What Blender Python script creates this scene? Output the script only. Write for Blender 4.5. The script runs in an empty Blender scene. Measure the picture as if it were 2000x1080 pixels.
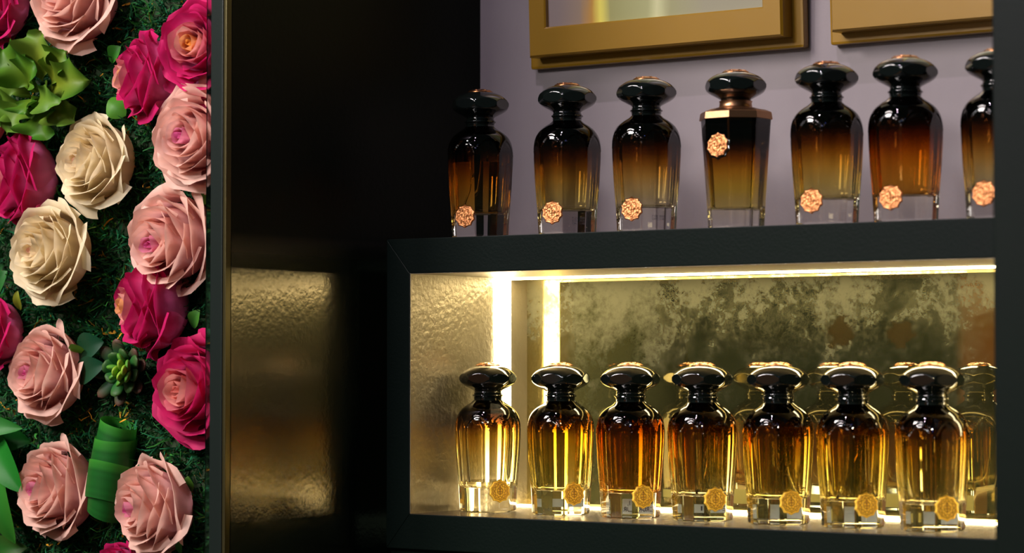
import bpy, math, random
import numpy as np
from mathutils import Vector, Matrix, noise

random.seed(11)
rng = np.random.default_rng(5)
SC = bpy.context.scene
COL = SC.collection
PI = math.pi

# ------------------------------------------------------------------ camera
D = 1.6                       # camera distance from the cabinet's front plane (y = 0)
EYE = 1.35
YAW, PITCH, F = math.radians(35.7), math.radians(2.0), 5000.0
CAM = Vector((0, -D, EYE))
VIEW = Vector((-math.sin(YAW) * math.cos(PITCH), math.cos(YAW) * math.cos(PITCH), math.sin(PITCH)))
RIGHT = Vector((math.cos(YAW), math.sin(YAW), 0))
UP = RIGHT.cross(VIEW)


def ray(px, py):
    return VIEW * F + RIGHT * (px - 1000) - UP * (py - 540)


def atY(px, py, y):
    d = ray(px, py)
    return CAM + d * ((y + D) / d.y)


cd = bpy.data.cameras.new('camera')
cd.sensor_width = 36
cd.lens = F / 2000 * 36
cd.clip_start = 0.05
cd.dof.use_dof = True
cd.dof.focus_distance = 2.03
cd.dof.aperture_fstop = 7.0
cam = bpy.data.objects.new('camera', cd)
cam.rotation_euler = (PI / 2 + PITCH, 0, YAW)
cam.location = CAM
COL.objects.link(cam)
SC.camera = cam

SC.view_settings.view_transform = 'Standard'
SC.view_settings.look = 'None'
SC.view_settings.exposure = 0.0
cy = SC.cycles
cy.max_bounces = 20
cy.transmission_bounces = 18
cy.glossy_bounces = 8
cy.diffuse_bounces = 3
cy.transparent_max_bounces = 8
cy.caustics_reflective = True
cy.caustics_refractive = True
cy.sample_clamp_indirect = 5.0
cy.blur_glossy = 0.4
cy.use_denoising = True

# ------------------------------------------------------------------ materials


def nodes(name):
    m = bpy.data.materials.new(name)
    m.use_nodes = True
    nt = m.node_tree
    b = nt.nodes['Principled BSDF']
    return m, nt, b


def pbr(name, col, rough=0.5, metal=0.0, bump=0.0, bscale=50.0, var=0.0, vscale=20.0, coat=0.0, spec=0.5, stretch=None, detail=4.0):
    m, nt, b = nodes(name)
    b.inputs['Base Color'].default_value = (*col, 1)
    b.inputs['Roughness'].default_value = rough
    b.inputs['Metallic'].default_value = metal
    b.inputs['Coat Weight'].default_value = coat
    b.inputs['Coat Roughness'].default_value = 0.05
    b.inputs['Specular IOR Level'].default_value = spec
    tc = nt.nodes.new('ShaderNodeTexCoord')
    mp = nt.nodes.new('ShaderNodeMapping')
    nt.links.new(tc.outputs['Object'], mp.inputs['Vector'])
    if stretch:
        mp.inputs['Scale'].default_value = stretch
    if bump:
        n = nt.nodes.new('ShaderNodeTexNoise')
        n.inputs['Scale'].default_value = bscale
        n.inputs['Detail'].default_value = detail
        nt.links.new(mp.outputs['Vector'], n.inputs['Vector'])
        bp = nt.nodes.new('ShaderNodeBump')
        bp.inputs['Strength'].default_value = bump
        bp.inputs['Distance'].default_value = 0.002
        nt.links.new(n.outputs['Fac'], bp.inputs['Height'])
        nt.links.new(bp.outputs['Normal'], b.inputs['Normal'])
    if var:
        n2 = nt.nodes.new('ShaderNodeTexNoise')
        n2.inputs['Scale'].default_value = vscale
        n2.inputs['Detail'].default_value = 6
        nt.links.new(mp.outputs['Vector'], n2.inputs['Vector'])
        r = nt.nodes.new('ShaderNodeValToRGB')
        r.color_ramp.elements[0].position = 0.3
        r.color_ramp.elements[1].position = 0.7
        r.color_ramp.elements[0].color = (*[c * (1 - var) for c in col], 1)
        r.color_ramp.elements[1].color = (*[min(1, c * (1 + var)) for c in col], 1)
        nt.links.new(n2.outputs['Fac'], r.inputs['Fac'])
        nt.links.new(r.outputs['Color'], b.inputs['Base Color'])
    return m


def emit(name, col, s):
    m, nt, b = nodes(name)
    b.inputs['Base Color'].default_value = (0.8, 0.8, 0.8, 1)
    b.inputs['Emission Color'].default_value = (*col, 1)
    b.inputs['Emission Strength'].default_value = s
    return m


def attr_mat(name, rough=0.55, trans=0.25, spec=0.3, bump=0.0, bscale=300):
    m, nt, b = nodes(name)
    a = nt.nodes.new('ShaderNodeAttribute')
    a.attribute_name = 'Col'
    nt.links.new(a.outputs['Color'], b.inputs['Base Color'])
    b.inputs['Roughness'].default_value = rough
    b.inputs['Specular IOR Level'].default_value = spec
    if bump:
        n = nt.nodes.new('ShaderNodeTexNoise')
        n.inputs['Scale'].default_value = bscale
        tc = nt.nodes.new('ShaderNodeTexCoord')
        nt.links.new(tc.outputs['Object'], n.inputs['Vector'])
        bp = nt.nodes.new('ShaderNodeBump')
        bp.inputs['Strength'].default_value = bump
        bp.inputs['Distance'].default_value = 0.0006
        nt.links.new(n.outputs['Fac'], bp.inputs['Height'])
        nt.links.new(bp.outputs['Normal'], b.inputs['Normal'])
    if trans:
        t = nt.nodes.new('ShaderNodeBsdfTranslucent')
        nt.links.new(a.outputs['Color'], t.inputs['Color'])
        mx = nt.nodes.new('ShaderNodeMixShader')
        mx.inputs['Fac'].default_value = trans
        nt.links.new(b.outputs[0], mx.inputs[1])
        nt.links.new(t.outputs[0], mx.inputs[2])
        nt.links.new(mx.outputs[0], nt.nodes['Material Output'].inputs['Surface'])
    return m


H = 0.1195                                  # height of a bottle


def gradient_glass(name, stops):
    """Clear glass lacquered black from the top, fading through amber to clear at the foot."""
    m, nt, b = nodes(name)
    b.inputs['Transmission Weight'].default_value = 1
    b.inputs['IOR'].default_value = 1.5
    b.inputs['Roughness'].default_value = 0.0
    tc = nt.nodes.new('ShaderNodeTexCoord')
    sx = nt.nodes.new('ShaderNodeSeparateXYZ')
    nt.links.new(tc.outputs['Object'], sx.inputs[0])
    mr = nt.nodes.new('ShaderNodeMapRange')
    mr.inputs['From Max'].default_value = H
    nt.links.new(sx.outputs['Z'], mr.inputs['Value'])
    r = nt.nodes.new('ShaderNodeValToRGB')
    cr = r.color_ramp
    while len(cr.elements) < len(stops):
        cr.elements.new(0.5)
    for e, (p, c) in zip(cr.elements, stops):
        e.position = p
        e.color = (*c, 1)
    nt.links.new(mr.outputs[0], r.inputs['Fac'])
    nt.links.new(r.outputs['Color'], b.inputs['Base Color'])
    return m


def glass(name, col, ior, rough=0.0):
    m, nt, b = nodes(name)
    b.inputs['Base Color'].default_value = (*col, 1)
    b.inputs['Transmission Weight'].default_value = 1
    b.inputs['IOR'].default_value = ior
    b.inputs['Roughness'].default_value = rough
    return m


M = {}
M['black'] = pbr('black_lacquered_wood', (0.0014, 0.0046, 0.0034), 0.45, bump=0.08, bscale=400, spec=0.10)
M['black_panel'] = pbr('black_gloss_panel', (0.0015, 0.005, 0.0035), 0.15, bump=0.075, bscale=230, detail=3, spec=0.5)


def reflect_by_height(m, z0, z1):
    """The panel is matt black above the shelf and high-gloss lacquered sheet beside the niche."""
    nt = m.node_tree
    b = nt.nodes['Principled BSDF']
    tc = nt.nodes.new('ShaderNodeTexCoord')
    sx = nt.nodes.new('ShaderNodeSeparateXYZ')
    nt.links.new(tc.outputs['Object'], sx.inputs[0])
    for sock, lo, hi in (('IOR', 2.35, 1.22), ('Roughness', 0.19, 0.4)):
        mr = nt.nodes.new('ShaderNodeMapRange')
        mr.inputs['From Min'].default_value = z0
        mr.inputs['From Max'].default_value = z1
        mr.inputs['To Min'].default_value = lo
        mr.inputs['To Max'].default_value = hi
        nt.links.new(sx.outputs['Z'], mr.inputs['Value'])
        nt.links.new(mr.outputs[0], b.inputs[sock])
    b.inputs['Specular Tint'].default_value = (1.0, 0.88, 0.6, 1)


M['trim'] = pbr('dark_bronze_trim', (0.010, 0.016, 0.013), 0.35, 0.2, bump=0.05, bscale=300, spec=0.3)
M['trim_edge'] = pbr('trim_edge', (0.10, 0.085, 0.035), 0.3, 0.8)
M['plaster'] = pbr('lilac_grey_plaster', (0.215, 0.19, 0.195), 0.8, bump=0.55, bscale=45, var=0.06, vscale=14, stretch=(1, 1, 0.45), detail=7)
M['champagne'] = pbr('champagne_metal_sheet', (0.34, 0.30, 0.22), 0.40, 0.75, bump=0.4, bscale=230, var=0.16, vscale=9, detail=4)
M['bronze_floor'] = pbr('bronze_metal_floor', (0.17, 0.135, 0.085), 0.27, 0.7, bump=0.15, bscale=160, var=0.1, vscale=12)
M['led'] = emit('warm_led', (1.0, 0.80, 0.44), 26.0)
M['gold_frame'] = pbr('ochre_gold_lacquer', (0.225, 0.122, 0.005), 0.33, 0.1, bump=0.06, bscale=60, coat=0.3)
M['black_gloss'] = pbr('glossy_black', (0.003, 0.0045, 0.004), 0.05, coat=0.4, spec=0.7)
M['copper'] = pbr('rose_gold', (0.62, 0.25, 0.10), 0.3, 1.0, bump=0.7, bscale=420)
M['gold_seal'] = pbr('yellow_gold', (0.95, 0.60, 0.06), 0.5, 0.35, bump=0.5, bscale=420)
M['copper_plain'] = pbr('rose_gold_smooth', (0.64, 0.28, 0.12), 0.25, 1.0, bump=0.05, bscale=200)
M['bronze'] = pbr('brushed_bronze', (0.42, 0.22, 0.11), 0.33, 1.0, bump=0.06, bscale=200)
M['dark_lines'] = pbr('dark_engraving', (0.26, 0.11, 0.02), 0.4, 0.6)
M['glass_in'] = glass('clear_glass', (1, 1, 1), 1.5)
M['acrylic'] = glass('acrylic', (0.85, 0.78, 0.8), 1.46, 0.05)
M['grad'] = gradient_glass('gradient_lacquer_glass', [
    (0.0, (0.98, 0.98, 0.96)), (0.17, (0.97, 0.95, 0.86)), (0.28, (0.96, 0.88, 0.52)), (0.40, (0.90, 0.67, 0.20)),
    (0.49, (0.74, 0.43, 0.06)), (0.565, (0.24, 0.085, 0.008)), (0.615, (0.02, 0.006, 0.002)), (0.66, (0.002, 0.002, 0.002))])
M['grad_dimlit'] = gradient_glass('gradient_lacquer_glass_dimlit', [  # same lacquer, ramp darkened to put the top row's weaker backlight into the colour
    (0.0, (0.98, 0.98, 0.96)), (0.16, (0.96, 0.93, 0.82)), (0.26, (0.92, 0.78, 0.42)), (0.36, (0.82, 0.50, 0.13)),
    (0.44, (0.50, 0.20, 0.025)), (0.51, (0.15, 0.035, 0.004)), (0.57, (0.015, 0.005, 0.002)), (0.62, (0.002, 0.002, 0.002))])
M['grad_tall'] = gradient_glass('gradient_lacquer_glass_octagon', [
    (0.0, (0.97, 0.97, 0.95)), (0.12, (0.95, 0.90, 0.72)), (0.25, (0.85, 0.66, 0.18)), (0.36, (0.66, 0.34, 0.05)),
    (0.44, (0.30, 0.09, 0.01)), (0.51, (0.03, 0.008, 0.002)), (0.56, (0.002, 0.002, 0.002))])
M['liq_gold'] = glass('golden_perfume', (0.97, 0.86, 0.38), 1.36)
M['liq_pale'] = glass('pale_perfume', (0.97, 0.90, 0.62), 1.36)
M['liq_amber'] = glass('amber_perfume', (0.86, 0.42, 0.07), 1.36)
M['liq_half'] = glass('clear_amber_perfume', (0.97, 0.60, 0.13), 1.36)
M['tube'] = glass('plastic_tube', (0.75, 0.75, 0.7), 1.44)
M['sticker'] = pbr('pale_sticker', (0.62, 0.70, 0.68), 0.6)
M['ink'] = pbr('print_ink', (0.02, 0.02, 0.03), 0.7)
M['petal'] = attr_mat('rose_petal', 0.55, 0.40, 0.25, bump=0.25, bscale=220)
M['leaf'] = attr_mat('leaf', 0.5, 0.2, 0.25, bump=0.2, bscale=250)
M['moss'] = attr_mat('moss', 0.85, 0.15, 0.15)
M['moss_board'] = pbr('mossy_board', (0.020, 0.040, 0.014), 0.95, bump=1.0, bscale=80)
M['room_floor'] = pbr('dark_stone_floor', (0.03, 0.03, 0.03), 0.35, var=0.3, vscale=3)
M['room_wall'] = pbr('brown_timber_wall', (0.32, 0.13, 0.045), 0.6, var=0.25, vscale=8, stretch=(6, 6, 1))


def mirror_material():
    m, nt, b = nodes('antique_mirror')
    L = nt.links
    tc = nt.nodes.new('ShaderNodeTexCoord')
    # coordinates: world metres on the pane (object origin at the world origin)

    def noise_tex(scale, detail, rough=0.6, dist=0.0):
        n = nt.nodes.new('ShaderNodeTexNoise')
        n.inputs['Scale'].default_value = scale
        n.inputs['Detail'].default_value = detail
        n.inputs['Roughness'].default_value = rough
        n.inputs['Distortion'].default_value = dist
        L.new(tc.outputs['Object'], n.inputs['Vector'])
        return n.outputs['Fac']

    def math_(op, a, c):
        n = nt.nodes.new('ShaderNodeMath')
        n.operation = op
        for i, v in enumerate((a, c)):
            if isinstance(v, (int, float)):
                n.inputs[i].default_value = v
            else:
                L.new(v, n.inputs[i])
        return n.outputs[0]

    def ramp(v, a, c):
        n = nt.nodes.new('ShaderNodeMapRange')
        n.inputs['From Min'].default_value = a
        n.inputs['From Max'].default_value = c
        n.interpolation_type = 'SMOOTHSTEP'
        L.new(v, n.inputs['Value'])
        return n.outputs[0]

    sx = nt.nodes.new('ShaderNodeSeparateXYZ')
    L.new(tc.outputs['Object'], sx.inputs[0])
    high = ramp(sx.outputs['Z'], 1.30, 1.425)            # patina gathers near the top edge
    big = noise_tex(22, 5, 0.6, 0.6)
    fine = noise_tex(170, 9, 0.72, 0.3)
    grit = noise_tex(420, 4, 0.6)
    s = math_('ADD', math_('MULTIPLY', big, 0.75), math_('MULTIPLY', fine, 0.5))
    s = math_('ADD', s, math_('MULTIPLY', high, 0.26))
    s = math_('ADD', s, math_('MULTIPLY', grit, 0.08))
    pat = ramp(s, 0.70, 1.0)
    # round rust blotches
    vo = nt.nodes.new('ShaderNodeTexVoronoi')
    vo.inputs['Scale'].default_value = 15
    vo.inputs['Randomness'].default_value = 1.0
    wob = nt.nodes.new('ShaderNodeTexNoise')
    wob.inputs['Scale'].default_value = 130
    wob.inputs['Detail'].default_value = 5
    L.new(tc.outputs['Object'], wob.inputs['Vector'])
    mixv = nt.nodes.new('ShaderNodeVectorMath')
    mixv.operation = 'MULTIPLY_ADD'
    L.new(wob.outputs['Color'], mixv.inputs[0])
    mixv.inputs[1].default_value = (0.017, 0.017, 0.017)
    L.new(tc.outputs['Object'], mixv.inputs[2])
    L.new(mixv.outputs[0], vo.inputs['Vector'])
    dist = vo.outputs['Distance']
    blot = math_('SUBTRACT', 1.0, ramp(dist, 0.15, 0.20))
    sel = nt.nodes.new('ShaderNodeSeparateColor')
    L.new(vo.outputs['Color'], sel.inputs[0])
    some = math_('GREATER_THAN', sel.outputs[0], 0.62)
    blot = math_('MULTIPLY', blot, some)
    halo = math_('MULTIPLY', math_('SUBTRACT', 1.0, ramp(dist, 0.20, 0.36)), some)
    pat = math_('MAXIMUM', pat, math_('MULTIPLY', math_('MULTIPLY', halo, high), ramp(fine, 0.4, 0.6)))

    b.inputs['Metallic'].default_value = 1.0
    b.inputs['Base Color'].default_value = (0.60, 0.49, 0.20, 1)
    b.inputs['Roughness'].default_value = 0.025
    dif = nt.nodes.new('ShaderNodeBsdfDiffuse')
    cm = nt.nodes.new('ShaderNodeMix')
    cm.data_type = 'RGBA'
    L.new(pat, cm.inputs['Factor'])
    cm.inputs[6].default_value = (0.027, 0.028, 0.012, 1)
    cm.inputs[7].default_value = (0.100, 0.100, 0.066, 1)
    cm2 = nt.nodes.new('ShaderNodeMix')
    cm2.data_type = 'RGBA'
    L.new(blot, cm2.inputs['Factor'])
    L.new(cm.outputs[2], cm2.inputs[6])
    cm2.inputs[7].default_value = (0.034, 0.025, 0.010, 1)
    L.new(cm2.outputs[2], dif.inputs['Color'])
    mx = nt.nodes.new('ShaderNodeMixShader')
    base = noise_tex(9, 3)
    f = math_('ADD', math_('MULTIPLY', ramp(base, 0.3, 0.75), 0.22), 0.28)
    f = math_('MAXIMUM', f, math_('MULTIPLY', pat, 0.88))
    f = math_('MAXIMUM', f, math_('MULTIPLY', blot, 0.8))
    # dull stretch painted in to mute the left wall's reflected front edge
    seam_mute = math_('MULTIPLY', ramp(sx.outputs['X'], -1.222, -1.195), math_('SUBTRACT', 1.0, ramp(sx.outputs['X'], -1.14, -1.07)))
    f = math_('MAXIMUM', f, math_('MULTIPLY', seam_mute, 0.86))
    L.new(f, mx.inputs['Fac'])
    L.new(b.outputs[0], mx.inputs[1])
    L.new(dif.outputs[0], mx.inputs[2])
    L.new(mx.outputs[0], nt.nodes['Material Output'].inputs['Surface'])
    return m


M['mirror'] = mirror_material()


def art_material(name, w):
    m, nt, b = nodes(name)
    tc = nt.nodes.new('ShaderNodeTexCoord')
    mp = nt.nodes.new('ShaderNodeMapping')
    mp.inputs['Scale'].default_value = (1, 1, 0.35)
    nt.links.new(tc.outputs['Object'], mp.inputs['Vector'])
    n = nt.nodes.new('ShaderNodeTexNoise')
    n.inputs['Scale'].default_value = 14
    n.inputs['Detail'].default_value = 4
    nt.links.new(mp.outputs['Vector'], n.inputs['Vector'])
    sx = nt.nodes.new('ShaderNodeSeparateXYZ')
    nt.links.new(tc.outputs['Object'], sx.inputs[0])
    mr = nt.nodes.new('ShaderNodeMapRange')
    mr.inputs['From Min'].default_value = -w / 2
    mr.inputs['From Max'].default_value = w / 2
    nt.links.new(sx.outputs['X'], mr.inputs['Value'])
    ma = nt.nodes.new('ShaderNodeMath')
    ma.operation = 'MULTIPLY_ADD'
    nt.links.new(n.outputs['Fac'], ma.inputs[0])
    ma.inputs[1].default_value = 0.22
    mr.inputs['To Min'].default_value = 0.09
    mr.inputs['To Max'].default_value = 1.09
    nt.links.new(mr.outputs[0], ma.inputs[2])
    r = nt.nodes.new('ShaderNodeValToRGB')
    st = [(0.22, (0.21, 0.17, 0.155)), (0.34, (0.23, 0.17, 0.12)), (0.385, (0.38, 0.20, 0.03)), (0.42, (0.62, 0.56, 0.09)), (0.47, (0.25, 0.25, 0.09)), (0.68, (0.27, 0.28, 0.12)), (0.74, (0.42, 0.43, 0.22)), (0.8, (0.22, 0.22, 0.10)), (0.95, (0.20, 0.19, 0.12))]
    while len(r.color_ramp.elements) < len(st):
        r.color_ramp.elements.new(0.5)
    for e, (p, c) in zip(r.color_ramp.elements, st):
        e.position = p
        e.color = (*c, 1)
    nt.links.new(ma.outputs[0], r.inputs['Fac'])
    nt.links.new(r.outputs['Color'], b.inputs['Base Color'])
    b.inputs['Roughness'].default_value = 0.35
    return m


# ------------------------------------------------------------------ mesh helpers
def mesh(name, verts, faces, mats, smooth=True, angle=None, midx=None, cols=None):
    me = bpy.data.meshes.new(name)
    me.from_pydata([tuple(v) for v in verts], [], [tuple(f) for f in faces])
    for m in (mats if isinstance(mats, (list, tuple)) else [mats]):
        me.materials.append(m)
    if midx is not None:
        me.polygons.foreach_set('material_index', list(midx))
    if smooth:
        me.polygons.foreach_set('use_smooth', [True] * len(me.polygons))
        if angle is not None:
            me.set_sharp_from_angle(angle=math.radians(angle))
    if cols is not None:
        a = me.color_attributes.new('Col', 'FLOAT_COLOR', 'POINT')
        c = np.ones((len(verts), 4), dtype=np.float32)
        c[:, :3] = cols
        a.data.foreach_set('color', c.ravel())
    me.update()
    return me


def link(name, me, parent=None, loc=None, rot=None):
    o = bpy.data.objects.new(name, me)
    COL.objects.link(o)
    if parent is not None:
        o.parent = parent
    if loc is not None:
        o.location = loc
    if rot is not None:
        o.rotation_euler = rot
    return o


def tag(o, label=None, cat=None, group=None, kind=None):
    if label:
        o['label'] = label
    if cat:
        o['category'] = cat
    if group:
        o['group'] = group
    if kind:
        o['kind'] = kind
    return o


def thing(name, label, cat, loc=(0, 0, 0), rot=(0, 0, 0), group=None):
    o = bpy.data.objects.new(name, None)
    o.empty_display_size = 0.02
    COL.objects.link(o)
    o.location = loc
    o.rotation_euler = rot
    return tag(o, label, cat, group)


def box_mesh(name, lo, hi, mat, bevel=0.0):
    import bmesh
    bm = bmesh.new()
    bmesh.ops.create_cube(bm, size=1)
    lo, hi = Vector(lo), Vector(hi)
    for v in bm.verts:
        v.co = Vector([lo[i] + (v.co[i] + 0.5) * (hi[i] - lo[i]) for i in range(3)])
    if bevel:
        bmesh.ops.bevel(bm, geom=bm.edges[:], offset=bevel, segments=2, profile=0.6, affect='EDGES')
    me = bpy.data.meshes.new(name)
    bm.to_mesh(me)
    bm.free()
    me.materials.append(mat)
    return me


def box(name, lo, hi, mat, parent=None, bevel=0.0, kind=None):
    o = link(name, box_mesh(name, lo, hi, mat, bevel), parent)
    if kind:
        o['kind'] = kind
    return o


def prism(name, poly, y0, y1, mat, parent=None, bevel=0.0):
    """Extrude an x-z polygon along y."""
    import bmesh
    bm = bmesh.new()
    a = [bm.verts.new((x, y0, z)) for x, z in poly]
    b = [bm.verts.new((x, y1, z)) for x, z in poly]
    n = len(poly)
    bm.faces.new(a)
    bm.faces.new(b[::-1])
    for i in range(n):
        bm.faces.new((a[i], b[i], b[(i + 1) % n], a[(i + 1) % n]))
    bmesh.ops.recalc_face_normals(bm, faces=bm.faces)
    if bevel:
        bmesh.ops.bevel(bm, geom=bm.edges[:], offset=bevel, segments=2, profile=0.6, affect='EDGES')
    me = bpy.data.meshes.new(name)
    bm.to_mesh(me)
    bm.free()
    me.materials.append(mat)
    return link(name, me, parent)


def lathe(zs, rfun, n, flip=False, off=0):
    """Closed surface from rings; rfun(theta array, z) -> radius array."""
    th = np.arange(n) * 2 * PI / n
    V, Fc = [], []
    for z in zs:
        r = rfun(th, z)
        V += list(zip(r * np.sin(th), -r * np.cos(th), np.full(n, z)))
    k = len(zs)
    for i in range(k - 1):
        for j in range(n):
            q = (i * n + j, i * n + (j + 1) % n, (i + 1) * n + (j + 1) % n, (i + 1) * n + j)
            Fc.append(q)
    c0, c1 = len(V), len(V) + 1
    V += [(0, 0, zs[0]), (0, 0, zs[-1])]
    for j in range(n):
        Fc.append((c0, (j + 1) % n, j))
        Fc.append((c1, (k - 1) * n + j, (k - 1) * n + (j + 1) % n))
    if flip:
        Fc = [f[::-1] for f in Fc]
    Fc = [tuple(i + off for i in f) for f in Fc]
    return V, Fc


def interp(pts):
    p = np.array(pts)
    return lambda z: float(np.interp(z, p[:, 0], p[:, 1]))


def smooth_profile(pts, per=6):
    """Catmull-Rom through (z, r) points."""
    P = [np.array(p, float) for p in pts]
    P = [2 * P[0] - P[1]] + P + [2 * P[-1] - P[-2]]
    out = []
    for i in range(1, len(P) - 2):
        for t in np.linspace(0, 1, per, endpoint=False):
            a, b, c, d = P[i - 1:i + 3]
            out.append(0.5 * ((2 * b) + (c - a) * t + (2 * a - 5 * b + 4 * c - d) * t ** 2 + (3 * b - a - 3 * c + d) * t ** 3))
    out.append(P[-2])
    out = np.array(out)
    keep = [0]
    for i in range(1, len(out)):
        if out[i, 0] > out[keep[-1], 0] + 1e-6:
            keep.append(i)
    return out[keep]


def octmod(th):
    m = (th + PI / 8) % (PI / 4) - PI / 8
    return np.cos(m)


def smin(a, b, k):
    h = np.clip(0.5 + 0.5 * (b - a) / k, 0, 1)
    return b * (1 - h) + a * h - k * h * (1 - h)


def tube_mesh(name, pts, r, mat, n=8):
    pts = [Vector(p) for p in pts]
    V, Fc = [], []
    for i, p in enumerate(pts):
        t = (pts[min(i + 1, len(pts) - 1)] - pts[max(i - 1, 0)]).normalized()
        a = t.orthogonal().normalized()
        if abs(t.x) < 0.9:
            a = t.cross(Vector((1, 0, 0))).normalized()
        b = t.cross(a)
        for j in range(n):
            V.append(p + a * (r * math.cos(2 * PI * j / n)) + b * (r * math.sin(2 * PI * j / n)))
    for i in range(len(pts) - 1):
        for j in range(n):
            Fc.append((i * n + j, i * n + (j + 1) % n, (i + 1) * n + (j + 1) % n, (i + 1) * n + j))
    Fc.append(tuple(range(n))[::-1])
    Fc.append(tuple((len(pts) - 1) * n + j for j in range(n)))
    return mesh(name, V, Fc, mat)


# ------------------------------------------------------------------ setting
XS = -0.7958 * D              # left end of the cabinet
XI = -0.781 * D               # inner edge of the niche opening
XR = -0.4195 * D               # right dividing panel, left face
YB = 0.100 * D                # niche depth
YW = 0.0955 * D                # depth of the plaster wall
YF = -0.102 * D               # front of the side panels
ZN0 = atY(800, 1004, 0).z     # niche floor
ZN1 = atY(800, 534, 0).z      # niche ceiling
ZT = atY(800, 466, 0).z       # shelf top
ZB0 = ZN0 - (ZT - ZN1)        # under the bottom rail
XRI = XR - (XI - XS)
XP = -0.808 * D              # inner face of the left side panel, a small gap away from the cabinet
ZTOP = 2.35
TW = 0.0092 * D               # side panel thickness

reflect_by_height(M['black_panel'], ZN1 + 0.002, ZT)
box('wall_left', (XP - TW, YF + 0.001, 0.0), (XP, YB + 0.03, ZTOP), M['black_panel'], kind='structure')
box('wall_back', (XP, YW, ZT - 0.001), (XR + 0.03, YW + 0.025, ZTOP), M['plaster'], kind='structure')
box('wall_right', (XR, YF, 0.0), (XR + 0.03, YB + 0.03, ZTOP), M['black'], bevel=0.001, kind='structure')
box('trim_1', (XP - TW - 0.0005, YF - 0.006, 0.0), (XP - 0.003, YF + 0.0005, ZTOP), M['trim'], bevel=0.0008, kind='structure')
box('trim_2', (XP - 0.0028, YF - 0.0055, 0.0), (XP + 0.0001, YF + 0.0005, ZTOP), M['trim_edge'], bevel=0.0006, kind='structure')
box('trim_3', (XP - TW - 0.0066, YF - 0.004, 0.0), (XP - TW - 0.0008, YF + 0.02, ZTOP), M['acrylic'], kind='structure')
box('floor', (-4.5, -4.5, -0.03), (2.5, 0.4, 0.0), M['room_floor'], kind='structure')
# timber wall across the shop, seen only as a warm band in the old mirror
box('wall_front', (-2.135, -2.62, 0.0), (-1.2, -2.5, 2.2), M['room_wall'], kind='structure')

# ------------------------------------------------------------------ display cabinet
cab = thing('display_cabinet', 'black framed display cabinet with a lit niche backed by antique mirror', 'cabinet', (0, 0, 0))
FD = 0.012                    # depth of the frame boards
xl, xr = XS + 0.0004, XR - 0.0004
frame = [
    ('top_rail', [(xl, ZT), (xr, ZT), (XRI, ZN1), (XI, ZN1)]),
    ('bottom_rail', [(xl, ZB0), (XI, ZN0), (XRI, ZN0), (xr, ZB0)]),
    ('side_stile', [(xl, ZB0), (xl, ZT), (XI, ZN1), (XI, ZN0)]),
    ('side_stile', [(xr, ZB0), (XRI, ZN0), (XRI, ZN1), (xr, ZT)])]
for nm, poly in frame:
    prism(nm, poly, 0.0, FD, M['black'], cab, bevel=0.0006)
box('shelf_top', (xl, FD, ZT - 0.014), (xr, YW, ZT), M['champagne'], cab)
box('shelf_lip', (xl + 0.02, 0.0012, ZT - 0.0002), (xr, FD + 0.001, ZT), M['champagne'], cab)
box('niche_ceiling', (XI - 0.004, 0.0008, ZN1 - 0.0004), (XRI + 0.004, YB, ZN1 + 0.006), M['champagne'], cab)
box('niche_floor', (XI - 0.004, 0.0006, ZN0 - 0.006), (XRI + 0.004, YB, ZN0 + 0.0003), M['bronze_floor'], cab)
box('niche_side', (XI - 0.004, 0.0006, ZN0), (XI + 0.0005, YB, ZN1), M['champagne'], cab)
box('niche_side', (XRI, FD * 0.1, ZN0), (XRI + 0.006, YB, ZN1), M['champagne'], cab)
tag(box('back_mirror', (XI - 0.006, YB, ZN0 - 0.004), (XRI + 0.006, YB + 0.006, ZN1 + 0.004), M['mirror'], cab), 'age-spotted antique mirror back')
box('base_board', (xl, 0.006, 0.0), (xr, YB, ZB0 - 0.0005), M['black'], cab)
y0, y1 = 0.071 * D, 0.0845 * D
box('led_strip', (XI + 0.0003, y0, ZN0 + 0.003), (XI + 0.0017, y1, ZN1 - 0.001), M['led'], cab)
box('led_strip', (XRI - 0.0012, y0, ZN0 + 0.003), (XRI, y1, ZN1 - 0.001), M['led'], cab)
box('led_strip', (XI + 0.003, y0 + 0.004, ZN1 - 0.0016), (XRI - 0.003, y1, ZN1), M['led'], cab)
box('led_strip', (XI + 0.003, y1 + 0.006, ZN0), (XRI - 0.003, y1 + 0.013, ZN0 + 0.0015), M['led'], cab)
cham = M['black']

# ------------------------------------------------------------------ bottles
def S(pts):
    return [(z * H, r * H) for z, r in pts]


dome = smooth_profile(S([(0.40, 0.2245), (0.50, 0.2245), (0.55, 0.2222), (0.60, 0.2165), (0.64, 0.2055), (0.67, 0.189), (0.69, 0.1705), (0.71, 0.145), (0.725, 0.121), (0.736, 0.106), (0.742, 0.100)]), 10)
dome_r = interp(dome)
apo = interp(S([(0, 0.166), (0.005, 0.174), (0.012, 0.1775), (0.05, 0.179), (0.14, 0.1835), (0.35, 0.1985), (0.5, 0.2055), (0.62, 0.2065), (0.75, 0.2065)]))


def body_r(th, z):
    """Eight flat facets that end in pointed arches under a slightly proud round shoulder."""
    m = np.abs((th + PI / 8) % (PI / 4) - PI / 8) / (PI / 8)
    fac = smin(apo(z) / octmod(th), np.full_like(th, apo(z) * 1.074), 0.003 * H)
    arch = (0.535 + 0.098 * (1 - m ** 2.0)) * H
    k = np.clip((z - arch) / (0.013 * H), 0, 1)
    k = k * k * (3 - 2 * k)
    full = np.full_like(th, dome_r(max(z, 0.40 * H)))
    cut = np.minimum(fac, full - 0.0075 * H * (1 - m ** 4))
    return cut * (1 - k) + full * k


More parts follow.
